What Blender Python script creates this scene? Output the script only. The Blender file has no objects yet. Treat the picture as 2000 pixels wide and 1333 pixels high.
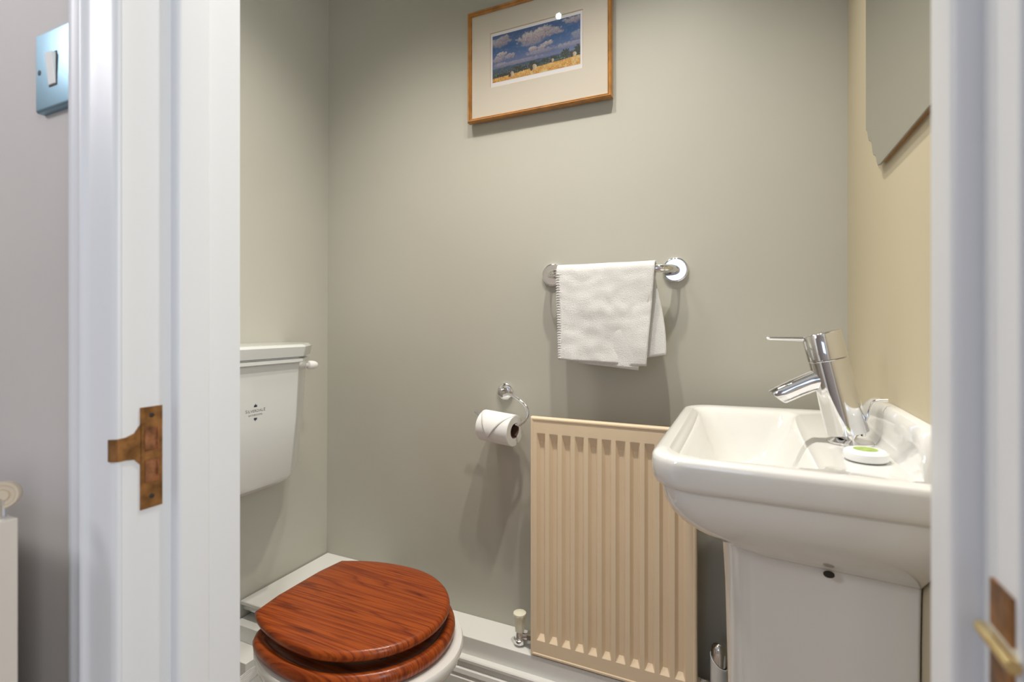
import bpy, bmesh, math, random
from mathutils import Vector, Matrix, noise
random.seed(4)
S = bpy.context.scene
C = S.collection
PI = math.pi
HC = 1.05                      # camera height above the floor
YAW = math.radians(24.7)

# ---------------------------------------------------------------- camera
cd = bpy.data.cameras.new('camera'); cam = bpy.data.objects.new('camera', cd); C.objects.link(cam)
cam.location = (0, 0, HC); cam.rotation_euler = (PI/2, 0, YAW)
cd.sensor_width = 36; cd.lens = 990/2000*36; cd.shift_y = -34.5/2000
cd.clip_start = 0.02
cd.dof.use_dof = True; cd.dof.focus_distance = 1.15; cd.dof.aperture_fstop = 4.6
S.camera = cam
# ---------------------------------------------------------------- world, lights, exposure
w = bpy.data.worlds.new('world'); S.world = w; w.use_nodes = True
w.node_tree.nodes['Background'].inputs[0].default_value = (0.62, 0.78, 1.0, 1)
w.node_tree.nodes['Background'].inputs[1].default_value = 1.2
S.view_settings.view_transform = 'Standard'; S.view_settings.look = 'None'
S.view_settings.exposure = 0.0; S.view_settings.gamma = 1; S.view_settings.use_curve_mapping = False

def spot(name, loc, tgt, power, color, radius, size, blend):
    l = bpy.data.lights.new(name, 'SPOT'); l.energy = power; l.color = color
    l.shadow_soft_size = radius; l.spot_size = math.radians(size); l.spot_blend = blend
    o = bpy.data.objects.new(name, l); C.objects.link(o); o.location = loc
    o.rotation_euler = (Vector(tgt)-Vector(loc)).to_track_quat('-Z', 'Y').to_euler(); return o
def area(name, loc, tgt, power, color, sx, sy):
    l = bpy.data.lights.new(name, 'AREA'); l.energy = power; l.color = color
    l.shape = 'RECTANGLE'; l.size = sx; l.size_y = sy
    o = bpy.data.objects.new(name, l); C.objects.link(o); o.location = loc
    o.rotation_euler = (Vector(tgt)-Vector(loc)).to_track_quat('-Z', 'Y').to_euler(); return o
WARM = (1.0, 0.94, 0.85)
spot('downlight_lamp', (-0.18, 0.79, HC+1.27), (-0.23, 0.73, 0), 50, WARM, 0.024, 110, 1.0)
spot('downlight_lamp', (-0.44, 0.78, HC+1.27), (-0.46, 0.72, 0), 34, WARM, 0.024, 112, 1.0)
spot('downlight_lamp', (-0.70, 0.56, HC+1.27), (-0.72, 0.62, 0), 0.8, (.55, 1.0, .90), 0.010, 160, 0.5)
spot('room_fill_light', (-0.82, 0.86, HC+1.18), (-0.90, 0.80, 0), 32, (1.0, 0.93, 0.85), 0.10, 110, 1.0)  # added soft fill that lifts the left and back walls, no real fitting
# daylight entering the hall through its windows, and the hall's lamp
area('hall_window_light', (1.38, -0.55, HC+0.25), (-0.55, -0.3, HC+.1), 38, (0.95, 0.975, 1.0), 0.9, 1.3)
area('hall_window_light', (-0.50, -1.62, HC+0.45), (-0.42, 0.3, HC), 2.0, (0.42, 0.58, 1.0), 0.55, 0.8)
area('hall_wall_lamp', (-1.6, -0.6, HC+0.9), (-0.9, 0.3, HC), 11, (0.98, 0.96, 0.98), 0.3, 0.3)

# ---------------------------------------------------------------- materials
def mat(name, color, rough=0.5, metal=0.0, bump=None, spec=0.5, coat=0.0, var=None, coatr=0.05):
    m = bpy.data.materials.new(name); m.use_nodes = True
    nt = m.node_tree; b = nt.nodes['Principled BSDF']
    b.inputs['Base Color'].default_value = (*color, 1); b.inputs['Roughness'].default_value = rough
    b.inputs['Metallic'].default_value = metal; b.inputs['Specular IOR Level'].default_value = spec
    b.inputs['Coat Weight'].default_value = coat; b.inputs['Coat Roughness'].default_value = coatr
    tc = nt.nodes.new('ShaderNodeTexCoord')
    if var:
        n = nt.nodes.new('ShaderNodeTexNoise'); n.inputs['Scale'].default_value = var[0]; n.inputs['Detail'].default_value = 4
        nt.links.new(tc.outputs['Object'], n.inputs['Vector'])
        r = nt.nodes.new('ShaderNodeValToRGB')
        r.color_ramp.elements[0].position = .3; r.color_ramp.elements[1].position = .7
        r.color_ramp.elements[0].color = (*[c*(1-var[1]) for c in color], 1)
        r.color_ramp.elements[1].color = (*[min(1, c*(1+var[1])) for c in color], 1)
        nt.links.new(n.outputs['Fac'], r.inputs['Fac']); nt.links.new(r.outputs['Color'], b.inputs['Base Color'])
    if bump:
        n = nt.nodes.new('ShaderNodeTexNoise'); n.inputs['Scale'].default_value = bump[0]; n.inputs['Detail'].default_value = bump[2] if len(bump) > 2 else 3
        nt.links.new(tc.outputs['Object'], n.inputs['Vector'])
        bp = nt.nodes.new('ShaderNodeBump'); bp.inputs['Strength'].default_value = bump[1]; bp.inputs['Distance'].default_value = 0.002
        nt.links.new(n.outputs['Fac'], bp.inputs['Height']); nt.links.new(bp.outputs['Normal'], b.inputs['Normal'])
    return m

M_wall = mat('sage_grey_wall_paint', (0.50, 0.492, 0.432), 0.42, bump=(14, .10), spec=.35, var=(3, .02))
M_wallr = mat('cream_wall_paint', (0.56, 0.495, 0.35), 0.5, bump=(14, .12), spec=.3, var=(3, .02))
M_hall = mat('hall_wall_paint', (0.52, 0.49, 0.47), 0.6, bump=(40, .12), spec=.3, var=(4, .03))
M_ceil = mat('white_ceiling_paint', (0.80, 0.79, 0.76), 0.8)
M_floor = mat('brown_floor_vinyl', (0.30, 0.23, 0.18), 0.5, var=(9, .2))
M_gloss = mat('white_gloss_woodwork', (0.70, 0.72, 0.745), 0.40, bump=(22, .12), spec=.5)
M_box = mat('white_satin_boxing', (0.82, 0.82, 0.79), 0.30, bump=(18, .25), spec=.5)
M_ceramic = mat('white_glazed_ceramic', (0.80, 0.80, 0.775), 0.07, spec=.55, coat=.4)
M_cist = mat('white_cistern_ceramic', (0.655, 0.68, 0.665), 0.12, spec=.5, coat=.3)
M_chrome = mat('polished_chrome', (0.80, 0.80, 0.82), 0.05, 1.0)
M_steel = mat('satin_steel', (0.28, 0.43, 0.53), 0.45, 1.0, bump=(30, .1))
M_rad = mat('cream_radiator_enamel', (0.86, 0.70, 0.50), 0.27, bump=(60, .06), spec=.45, var=(7, .02))
M_radh = mat('pale_grey_radiator_enamel', (0.62, 0.58, 0.52), 0.35)
M_cream = mat('cream_plastic', (0.85, 0.82, 0.66), 0.3)
M_cream2 = mat('aged_cream_plastic', (0.55, 0.47, 0.36), 0.4)
M_redbr = mat('reddish_worn_brass', (0.36, 0.165, 0.085), 0.28, 0.7, bump=(120, .5, 4), var=(90, .5))
M_whitep = mat('white_plastic', (0.82, 0.82, 0.80), 0.3)
M_dark = mat('dark_gap', (0.02, 0.018, 0.015), 0.6)
M_paper = mat('white_tissue_paper', (0.86, 0.86, 0.85), 0.9, bump=(300, .08), spec=.1)
M_core = mat('brown_cardboard', (0.16, 0.09, 0.065), 0.9)
M_matb = mat('ivory_mount_board', (0.60, 0.55, 0.47), 0.8, bump=(300, .05))
M_print = mat('white_print_paper', (0.70, 0.69, 0.71), 0.7)
M_bevel = mat('mount_window_bevel', (0.62, 0.50, 0.36), 0.7)
M_gold = mat('golden_wood_frame', (0.38, 0.165, 0.030), 0.30, bump=(80, .2), coat=.3, var=(40, .25))
M_mwood = mat('brown_mirror_backing_wood', (0.42, 0.20, 0.06), 0.5, var=(30, .2))
M_mirror = mat('mirror_glass', (0.68, 0.68, 0.63), 0.01, 1.0)
M_brass = mat('worn_brown_brass', (0.30, 0.145, 0.052), 0.40, 0.7, bump=(70, .6, 5), var=(60, .55))
M_bright = mat('bright_brass', (0.85, 0.68, 0.35), 0.25, 1.0, var=(60, .2))
M_soap = mat('white_soap_paper', (0.86, 0.87, 0.86), 0.45)
M_green = mat('green_soap_label', (0.36, 0.50, 0.13), 0.45, var=(180, .25))
M_ink = mat('dark_blue_ink', (0.035, 0.04, 0.08), 0.4)
M_inkg = mat('grey_ink', (0.08, 0.08, 0.09), 0.4)
M_rub = mat('white_rubber_hose', (0.80, 0.80, 0.78), 0.45)

def wood_mat(name):
    m = bpy.data.materials.new(name); m.use_nodes = True; nt = m.node_tree; N = nt.nodes; L = nt.links
    b = N['Principled BSDF']; tc = N.new('ShaderNodeTexCoord')
    # long cathedral grain: stretched along X
    mp = N.new('ShaderNodeMapping'); mp.inputs['Scale'].default_value = (.62, 13.5, 1.0); mp.inputs['Location'].default_value = (.7, .35, .1)
    L.new(tc.outputs['Object'], mp.inputs['Vector'])
    nz = N.new('ShaderNodeTexNoise'); nz.inputs['Scale'].default_value = 1.3; nz.inputs['Detail'].default_value = 1.2; nz.inputs['Roughness'].default_value = .5
    L.new(mp.outputs['Vector'], nz.inputs['Vector'])
    mul = N.new('ShaderNodeMath'); mul.operation = 'MULTIPLY'; mul.inputs[1].default_value = 15
    L.new(nz.outputs['Fac'], mul.inputs[0])
    fr = N.new('ShaderNodeMath'); fr.operation = 'FRACT'; L.new(mul.outputs[0], fr.inputs[0])
    r1 = N.new('ShaderNodeValToRGB'); e = r1.color_ramp.elements
    e[0].position = 0; e[0].color = (.27, .046, .006, 1); e[1].position = 1; e[1].color = (.27, .046, .006, 1)
    x = e.new(.35); x.color = (.34, .068, .008, 1); x = e.new(.78); x.color = (.31, .058, .007, 1); x = e.new(.90); x.color = (.19, .028, .005, 1)
    L.new(fr.outputs[0], r1.inputs['Fac'])
    # fine pores
    mp2 = N.new('ShaderNodeMapping'); mp2.inputs['Scale'].default_value = (7, 330, 60); L.new(tc.outputs['Object'], mp2.inputs['Vector'])
    n2 = N.new('ShaderNodeTexNoise'); n2.inputs['Scale'].default_value = 1.0; n2.inputs['Detail'].default_value = 3
    L.new(mp2.outputs['Vector'], n2.inputs['Vector'])
    r2 = N.new('ShaderNodeValToRGB'); r2.color_ramp.elements[0].position = .32; r2.color_ramp.elements[0].color = (.54, .46, .44, 1)
    r2.color_ramp.elements[1].position = .52; r2.color_ramp.elements[1].color = (1, 1, 1, 1); L.new(n2.outputs['Fac'], r2.inputs['Fac'])
    mx = N.new('ShaderNodeMix'); mx.data_type = 'RGBA'; mx.blend_type = 'MULTIPLY'; mx.inputs[0].default_value = 1
    L.new(r1.outputs['Color'], mx.inputs[6]); L.new(r2.outputs['Color'], mx.inputs[7])
    # large dark patches
    mp3 = N.new('ShaderNodeMapping'); mp3.inputs['Scale'].default_value = (7, 44, 8); L.new(tc.outputs['Object'], mp3.inputs['Vector'])
    n3 = N.new('ShaderNodeTexNoise'); n3.inputs['Scale'].default_value = 1.0; n3.inputs['Detail'].default_value = 2; L.new(mp3.outputs['Vector'], n3.inputs['Vector'])
    r3 = N.new('ShaderNodeValToRGB'); r3.color_ramp.elements[0].position = .28; r3.color_ramp.elements[0].color = (.50, .40, .38, 1)
    r3.color_ramp.elements[1].position = .40; r3.color_ramp.elements[1].color = (1, 1, 1, 1); L.new(n3.outputs['Fac'], r3.inputs['Fac'])
    mx2 = N.new('ShaderNodeMix'); mx2.data_type = 'RGBA'; mx2.blend_type = 'MULTIPLY'; mx2.inputs[0].default_value = 1
    L.new(mx.outputs[2], mx2.inputs[6]); L.new(r3.outputs['Color'], mx2.inputs[7])
    L.new(mx2.outputs[2], b.inputs['Base Color'])
    b.inputs['Roughness'].default_value = .33; b.inputs['Coat Weight'].default_value = .12; b.inputs['Coat Roughness'].default_value = .10; b.inputs['Specular IOR Level'].default_value = .32
    return m
M_wood = wood_mat('red_brown_varnished_oak')

def terry_mat():
    m = bpy.data.materials.new('white_terry_cloth'); m.use_nodes = True; nt = m.node_tree; N = nt.nodes; L = nt.links
    b = N['Principled BSDF']; b.inputs['Base Color'].default_value = (.88, .88, .87, 1); b.inputs['Roughness'].default_value = .95
    b.inputs['Specular IOR Level'].default_value = .1; b.inputs['Sheen Weight'].default_value = .4
    tc = N.new('ShaderNodeTexCoord')
    v = N.new('ShaderNodeTexVoronoi'); v.inputs['Scale'].default_value = 900; L.new(tc.outputs['Object'], v.inputs['Vector'])
    n = N.new('ShaderNodeTexNoise'); n.inputs['Scale'].default_value = 230; n.inputs['Detail'].default_value = 4; L.new(tc.outputs['Object'], n.inputs['Vector'])
    a = N.new('ShaderNodeMath'); a.operation = 'SUBTRACT'; L.new(n.outputs['Fac'], a.inputs[0]); L.new(v.outputs['Distance'], a.inputs[1])
    bp = N.new('ShaderNodeBump'); bp.inputs['Strength'].default_value = .7; bp.inputs['Distance'].default_value = .0018
    L.new(a.outputs[0], bp.inputs['Height']); L.new(bp.outputs['Normal'], b.inputs['Normal'])
    return m
M_terry = terry_mat()

def pane_mat():
    m = bpy.data.materials.new('picture_glass'); m.use_nodes = True; nt = m.node_tree; N = nt.nodes; L = nt.links
    N.remove(N['Principled BSDF'])
    t = N.new('ShaderNodeBsdfTransparent'); g = N.new('ShaderNodeBsdfGlossy'); g.inputs['Roughness'].default_value = .02
    lw = N.new('ShaderNodeFresnel'); lw.inputs['IOR'].default_value = 1.45
    mx = N.new('ShaderNodeMixShader'); L.new(lw.outputs[0], mx.inputs[0]); L.new(t.outputs[0], mx.inputs[1]); L.new(g.outputs[0], mx.inputs[2])
    L.new(mx.outputs[0], N['Material Output'].inputs['Surface']); return m
M_pane = pane_mat()

def vcol_mat():
    m = bpy.data.materials.new('painted_landscape_print'); m.use_nodes = True; nt = m.node_tree
    a = nt.nodes.new('ShaderNodeAttribute'); a.attribute_name = 'paint'
    nt.links.new(a.outputs['Color'], nt.nodes['Principled BSDF'].inputs['Base Color'])
    nt.nodes['Principled BSDF'].inputs['Roughness'].default_value = .6; return m

# ---------------------------------------------------------------- helpers (positions are given with z relative to the camera height)
def mk(name, vs, fs, m, parent=None, sharp=35, bevel=None, bseg=3, subsurf=0):
    me = bpy.data.meshes.new(name)
    me.from_pydata([(v[0], v[1], v[2]+HC) for v in vs], [], fs)
    bm = bmesh.new(); bm.from_mesh(me); bmesh.ops.remove_doubles(bm, verts=bm.verts, dist=1e-6)
    bmesh.ops.recalc_face_normals(bm, faces=bm.faces); bm.to_mesh(me); bm.free()
    me.shade_smooth(); me.set_sharp_from_angle(angle=math.radians(sharp))
    me.materials.append(m)
    o = bpy.data.objects.new(name, me); C.objects.link(o)
    if parent:
        o.parent = parent; o.matrix_parent_inverse = Matrix.Translation(parent.location).inverted()
    if bevel:
        b = o.modifiers.new('bevel', 'BEVEL'); b.width = bevel; b.segments = bseg; b.limit_method = 'ANGLE'; b.angle_limit = math.radians(35)
        b.harden_normals = True
    if subsurf:
        s = o.modifiers.new('sub', 'SUBSURF'); s.levels = subsurf; s.render_levels = subsurf
    return o
def thing(name, loc, label, cat, group=None):
    o = bpy.data.objects.new(name, None); C.objects.link(o); o.empty_display_size = .03
    o.location = (loc[0], loc[1], loc[2]+HC); o['label'] = label; o['category'] = cat
    if group: o['group'] = group
    return o
def tag(o, label, cat, group=None):
    o['label'] = label; o['category'] = cat
    if group: o['group'] = group
    return o
def struct(o): o['kind'] = 'structure'; return o
def box(x0, x1, y0, y1, z0, z1):
    v = [(x, y, z) for x in (x0, x1) for y in (y0, y1) for z in (z0, z1)]
    return v, [(0, 1, 3, 2), (4, 6, 7, 5), (0, 4, 5, 1), (2, 3, 7, 6), (0, 2, 6, 4), (1, 5, 7, 3)]
def joinm(*parts):
    V, F = [], []
    for v, f in parts:
        n = len(V); V += list(v); F += [tuple(i+n for i in q) for q in f]
    return V, F
def loft(rings, cap0=True, cap1=True, closed=True, loop=False):
    n = len(rings[0]); V = [p for r in rings for p in r]; F = []
    R = len(rings)
    for i in range(R if loop else R-1):
        a = i*n; b = ((i+1) % R)*n
        for j in range(n if closed else n-1):
            k = (j+1) % n; F.append((a+j, a+k, b+k, b+j))
    if cap0: F.append(tuple(range(n-1, -1, -1)))
    if cap1: F.append(tuple((R-1)*n+i for i in range(n)))
    return V, F
def tube(pts, r, seg=12, caps=True, flat=1.0):
    P = [Vector(p) for p in pts]; rs = r if isinstance(r, (list, tuple)) else [r]*len(P)
    T = [(P[min(i+1, len(P)-1)]-P[max(i-1, 0)]).normalized() for i in range(len(P))]
    up = Vector((0, 0, 1)) if abs(T[0].z) < .9 else Vector((1, 0, 0))
    nrm = (up-T[0]*up.dot(T[0])).normalized(); rings = []
    for i, p in enumerate(P):
        nrm = (nrm-T[i]*nrm.dot(T[i])).normalized(); bi = T[i].cross(nrm)
        rings.append([tuple(p+nrm*math.cos(2*PI*k/seg)*rs[i]*flat+bi*math.sin(2*PI*k/seg)*rs[i]) for k in range(seg)])
    return loft(rings, caps, caps)
def smooth_path(pts, n=8):
    P = [Vector(p) for p in pts]; P = [P[0]*2-P[1]]+P+[P[-1]*2-P[-2]]; out = []
    for i in range(1, len(P)-2):
        for k in range(n):
            t = k/n; a, b, c, d = P[i-1], P[i], P[i+1], P[i+2]
            out.append(.5*((2*b)+(c-a)*t+(2*a-5*b+4*c-d)*t*t+(3*b-a-3*c+d)*t**3))
    out.append(P[-2]); return [tuple(p) for p in out]
def lathe(prof, M=Matrix.Identity(4), seg=32, sy=1.0):
    rings = [[tuple(M @ Vector((r*math.cos(2*PI*k/seg), sy*r*math.sin(2*PI*k/seg), z))) for k in range(seg)] for r, z in prof]
    return loft(rings)
def place(loc, axis, roll=0):
    q = Vector(axis).to_track_quat('Z', 'Y'); return Matrix.Translation(loc) @ q.to_matrix().to_4x4() @ Matrix.Rotation(roll, 4, 'Z')
def rpoly(corners, radii, seg=8):
    out = []; n = len(corners)
    for i in range(n):
        p = Vector(corners[i]); a = Vector(corners[i-1]); b = Vector(corners[(i+1) % n]); r = radii[i] if isinstance(radii, (list, tuple)) else radii
        da = (a-p).normalized(); db = (b-p).normalized(); ang = math.acos(max(-1, min(1, da.dot(db))))
        t = r/math.tan(ang/2); c = p+(da+db).normalized()*(r/math.sin(ang/2))
        s = p+da*t-c; e = p+db*t-c
        a0 = math.atan2(s.y, s.x); a1 = math.atan2(e.y, e.x); d = (a1-a0+PI) % (2*PI)-PI
        for k in range(seg+1):
            q = a0+d*k/seg; out.append((c.x+r*math.cos(q), c.y+r*math.sin(q)))
    return out
def prism(poly, z0, z1): return loft([[(x, y, z0) for x, y in poly], [(x, y, z1) for x, y in poly]])
def lerp(a, b, t): return a+(b-a)*t

# ================================================================ SETTING
XL, XR, YB = -1.276, 0.200, 1.290         # the little room
ZF, ZC = -HC, 1.30
YH, YI = 0.303, 0.426                     # hall face and inner face of the door wall
XJL, XJR = -0.569, 0.114                  # rebate faces of the door lining
def xl(z): return XL+.0055*z
def quadbox(x0f, x1f, y0, y1, z0, z1):
    v = [(xf(z), y, z) for xf in (x0f, x1f) for y in (y0, y1) for z in (z0, z1)]
    return v, box(0, 1, 0, 1, 0, 1)[1]
struct(mk('wall_left', *quadbox(lambda z: xl(z)-.1, xl, YI, YB+.1, ZF, ZC), M_wall))
struct(mk('wall_back', *quadbox(lambda z: xl(z), lambda z: XR, YB, YB+.1, ZF, ZC), M_wall))
struct(mk('wall_right', *box(XR, XR+.1, YI, YB+.1, ZF, ZC), M_wallr))
struct(mk('floor', *box(XL-.1, XR+.1, YI, YB+.1, ZF-.05, ZF), M_floor))
struct(mk('ceiling', *box(XL-.1, XR+.1, YI, YB+.1, ZC, ZC+.05), M_ceil))
HD = 0.96                                 # head of the opening
ly, ry = XJL-.030, XJR+.030
for nm, a in (('wall_doorway_left', (-2.3, ly, YH, YI, ZF, ZC)), ('wall_doorway_right', (ry, 1.4, YH, YI, ZF, ZC)), ('wall_doorway_top', (ly, ry, YH, YI, HD+.03, ZC))):
    struct(mk(nm, *box(*a), M_hall))
# hall shell behind the camera with a window opening
struct(mk('wall_hall_left', *box(-2.4, -2.3, -1.6, YI, ZF, ZC), M_hall))
struct(mk('wall_hall_right', *box(1.4, 1.5, -1.6, YI, ZF, ZC), M_hall))
wx0, wx1, wz0, wz1 = -.80, -.20, .03, .87
struct(mk('wall_hall_back', *joinm(box(-2.4, wx0, -1.7, -1.6, ZF, ZC), box(wx1, 1.5, -1.7, -1.6, ZF, ZC), box(wx0, wx1, -1.7, -1.6, ZF, wz0), box(wx0, wx1, -1.7, -1.6, wz1, ZC)), M_hall))
struct(mk('floor_hall', *box(-2.4, 1.5, -1.7, YI, ZF-.05, ZF-.0005), M_floor))
struct(mk('ceiling_hall', *box(-2.4, 1.5, -1.7, YI, ZC+.0005, ZC+.05), M_ceil))

# door lining, stops, architraves (white gloss)
def sxprof(pts, z0, z1): return prism(pts, z0, z1)
struct(mk('trim_1', *box(XJL-.030, XJL, YH-.0040, YI+.004, ZF, HD), M_gloss))
struct(mk('trim_2', *box(XJR, XJR+.030, YH+.0045, YI+.004, ZF, HD), M_gloss, bevel=.0018))
struct(mk('trim_3', *box(XJL-.030, XJR+.030, YH-.003, YI+.004, HD, HD+.03), M_gloss, bevel=.0018))
stopL = rpoly([(XJL, .347), (XJL+.013, .347), (XJL+.013, .383), (XJL, .383)], [.0003, .0045, .003, .0003], 5)
stopR = [(XJL+XJR-x, y) for x, y in stopL]
struct(mk('trim_4', *sxprof(stopL, ZF, HD), M_gloss, sharp=50))
struct(mk('trim_5', *sxprof(stopR, ZF, HD), M_gloss, sharp=50))
struct(mk('trim_6', *box(XJL+.013, XJR-.013, .347, .383, HD-.013, HD), M_gloss, bevel=.002))
# architrave section (X, Y), the left one
def arch(s, c):
    p = [(0, .300), (0, .2965), (-.002, .2945), (-.010, .2935), (-.028, .2925), (-.038, .2915), (-.0435, .2905), (-.046, .2885), (-.049, .2868), (-.0525, .2868), (-.055, .2885),
         (-.0565, .2890), (-.066, .2880), (-.074, .2880), (-.0765, .2895), (-.0775, .2925), (-.0775, .303), (0, .303)]
    return [(c+s*x, y) for x, y in p]
struct(mk('trim_7', *prism(arch(1, XJL-.0007), ZF, HD+.08), M_gloss, sharp=50))
struct(mk('trim_8', *prism(arch(-1, XJR+.0060), ZF, HD+.08), M_gloss, sharp=50))
struct(mk('trim_9', *box(XJL-.0775, XJR+.081, .303, .300-.009, HD, HD+.08), M_gloss, bevel=.003))

# pipe boxing along the back wall and the left wall, and the skirting below
zb, zl = -.8475, -.771
XBL = -1.02
struct(mk('trim_10', *box(XBL, XR, 1.195, YB, -.904, zb), M_box, bevel=.0025))
struct(mk('trim_11', *box(XL, XBL, .965, YB, zl-.012, zl), M_box, bevel=.003))
struct(mk('trim_12', *box(XL, XBL, 1.000, YB, ZF, zl-.0125), M_box))
struct(mk('trim_13', *box(XL, -1.04, .945, .9995, ZF, -.822), M_box, bevel=.002))
struct(mk('trim_14', *box(XL, -1.150, .885, .9445, ZF, -.864), M_box, bevel=.002))
sk = [(1.2, -.8955), (1.179, -.8955), (1.1765, -.898), (1.1765, -.905), (1.183, -.910), (1.183, -.921), (1.1755, -.925), (1.1735, -.936), (1.1795, -.9405), (1.1795, -.944), (1.173, -.949), (1.173, ZF), (1.2, ZF)]
struct(mk('baseboard_back', *loft([[(x, y, z) for y, z in sk] for x in (XBL, XR)]), M_box, sharp=30))
# stepped skirting of the left wall, nearer than the boxing
sk2 = [(XL, -.845), (-1.235, -.845), (-1.228, -.852), (-1.228, -.866), (-1.238, -.874), (-1.238, -.885), (-1.222, -.900), (-1.222, ZF), (XL, ZF)]
struct(mk('baseboard_left', *loft([[(x, y, z) for x, z in sk2] for y in (YI, .8845)]), M_box, sharp=30))

# ================================================================ BATHROOM THINGS
# ---------------- toilet: pan + wooden seat and lid
YT = .908
def oval(x_rear, a_front, b, a_rear, cx=-.79, n=72, rear_r=.012, cy=YT, p=2.0):
    """D-shaped outline: front half ellipse, rear half a longer ellipse cut straight at x_rear."""
    q = (cx-x_rear)/a_rear
    th_end = math.pi-math.acos(min(1, q)) if q < 1 else math.pi
    pts = []
    m = n//2
    for i in range(m+1):
        th = th_end*i/m
        c, s = math.cos(th), math.sin(th)
        x = cx+(a_front if c > 0 else a_rear)*c; pts.append((x, b*s))
    full = [(x, cy+y) for x, y in pts]+[(x, cy-y) for x, y in reversed(pts[1:] if th_end < math.pi-.001 else pts[1:-1])]
    return full
def soften(poly, k=2):
    for _ in range(k):
        n = len(poly); poly = [((poly[i-1][0]+2*poly[i][0]+poly[(i+1) % n][0])/4, (poly[i-1][1]+2*poly[i][1]+poly[(i+1) % n][1])/4) for i in range(n)]
    return poly
def inset(poly, d):
    n = len(poly); out = []
    for i in range(n):
        a, p, b = Vector(poly[i-1]), Vector(poly[i]), Vector(poly[(i+1) % n])
        e = (b-a).normalized(); nn = Vector((-e.y, e.x)); out.append((p.x+nn.x*d, p.y+nn.y*d))
    return out
toilet = thing('toilet', (-.85, YT, ZF), 'white ceramic toilet pan with reddish brown wooden seat and closed lid', 'toilet')
lid_o = soften(oval(-.995, .201, .181, .279), 1)
def slab(poly, z0, z1, r, dome=0.0):
    rings = [[(x, y, z0) for x, y in inset(poly, r)]]
    for k in range(7):
        a = PI*k/6-PI/2; ins = r*(1-math.cos(a)); zz = (z0+z1)/2+(z1-z0)/2*math.sin(a)
        rings.append([(x, y, zz) for x, y in inset(poly, ins)])
    top = inset(poly, r)
    for k_, h in ((.88, dome*.4), (.65, dome*.8), (.3, dome)):
        rings.append([((x+.79)*k_-.79, (y-YT)*k_+YT, z1+h) for x, y in top])
    return loft(rings)
mk('lid', *slab(lid_o, -.6545, -.632, .009, .002), M_wood, toilet, sharp=60)
seat_o = soften(oval(-1.005, .214, .194, .29), 5)
def ringslab(poly, z0, z1, r, wid):
    rings = []
    for k in range(11):
        a = PI*k/10-PI/2; rings.append([(x, y, (z0+z1)/2+(z1-z0)/2*math.sin(a)) for x, y in inset(poly, r*(1-math.cos(a)))])
    cx0 = sum(p[0] for p in poly)/len(poly); ref = inset(poly, r)
    for k_, dz in ((.965, -.0015), (.945, -.005), (.925, -.010), (.90, -.0145), (.80, -.017), (.62, -.018), (.60, -.021), (.60, z0-z1+.002), (.62, z0-z1)):
        rings.append([((x+.80)*k_-.80, (y-YT)*k_+YT, z1+dz) for x, y in ref])
    return loft(rings, False, False, loop=True)
mk('seat', *ringslab(seat_o, -.7045, -.6725, .011, .075), M_wood, toilet, sharp=60)
for bx, by in ((-.66, YT-.09), (-.66, YT+.09), (-.93, YT-.10), (-.93, YT+.10)):
    mk('rubber_buffer', *lathe([(.008, 0), (.008, .018)], Matrix.Translation((bx, by, -.6725)), 12), M_dark, toilet)
for s in (-1, 1):
    mk('hinge', *joinm(tube([(-1.00, YT+s*.075-.02, -.676), (-1.00, YT+s*.075+.02, -.676)], .007, 14), lathe([(.014, 0), (.014, .004), (.006, .006), (.006, .02)], Matrix.Translation((-1.00, YT+s*.075, -.700)), 16),
        box(-1.005, -.975, YT+s*.075-.008, YT+s*.075+.008, -.668, -.661)), M_chrome, toilet)
pan_o = soften(oval(-1.00, .235, .198, .262), 2)
def pscale(poly, k, kx, dx):
    return [((x+.79)*kx-.79+dx, (y-YT)*k+YT) for x, y in poly]
pr = []
for z, k, kx, dx in ((-.7065, .975, .975, 0), (-.7062, .990, .990, 0), (-.7105, 1.0, 1.0, 0), (-.722, 1.0, 1.0, 0), (-.736, .985, .985, -.002), (-.743, .95, .955, -.006), (-.760, .91, .92, -.012), (-.80, .85, .86, -.03), (-.85, .74, .78, -.06),
                     (-.90, .62, .70, -.085), (-.96, .54, .62, -.09), (-1.01, .54, .62, -.09), (-1.04, .60, .68, -.08), (ZF, .62, .70, -.08)):
    pr.append([(x, y, z) for x, y in pscale(pan_o, k, kx, dx)])
inr = []
for z, k in ((-.7065, .74), (-.714, .70), (-.76, .62), (-.82, .42), (-.84, .2)):
    inr.append([(x, y, z) for x, y in pscale(pan_o, k, k, 0)])
mk('bowl', *loft(list(reversed(inr))+pr), M_ceramic, toilet, sharp=45)
mk('flush_pipe', *tube(smooth_path([(-1.20, .835, -.444), (-1.20, .835, -.70), (-1.20, .835, -.94), (-1.18, .845, -.985), (-1.10, .87, -.995), (-.98, .895, -1.0)], 6), .021, 16), M_whitep, toilet)

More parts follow.
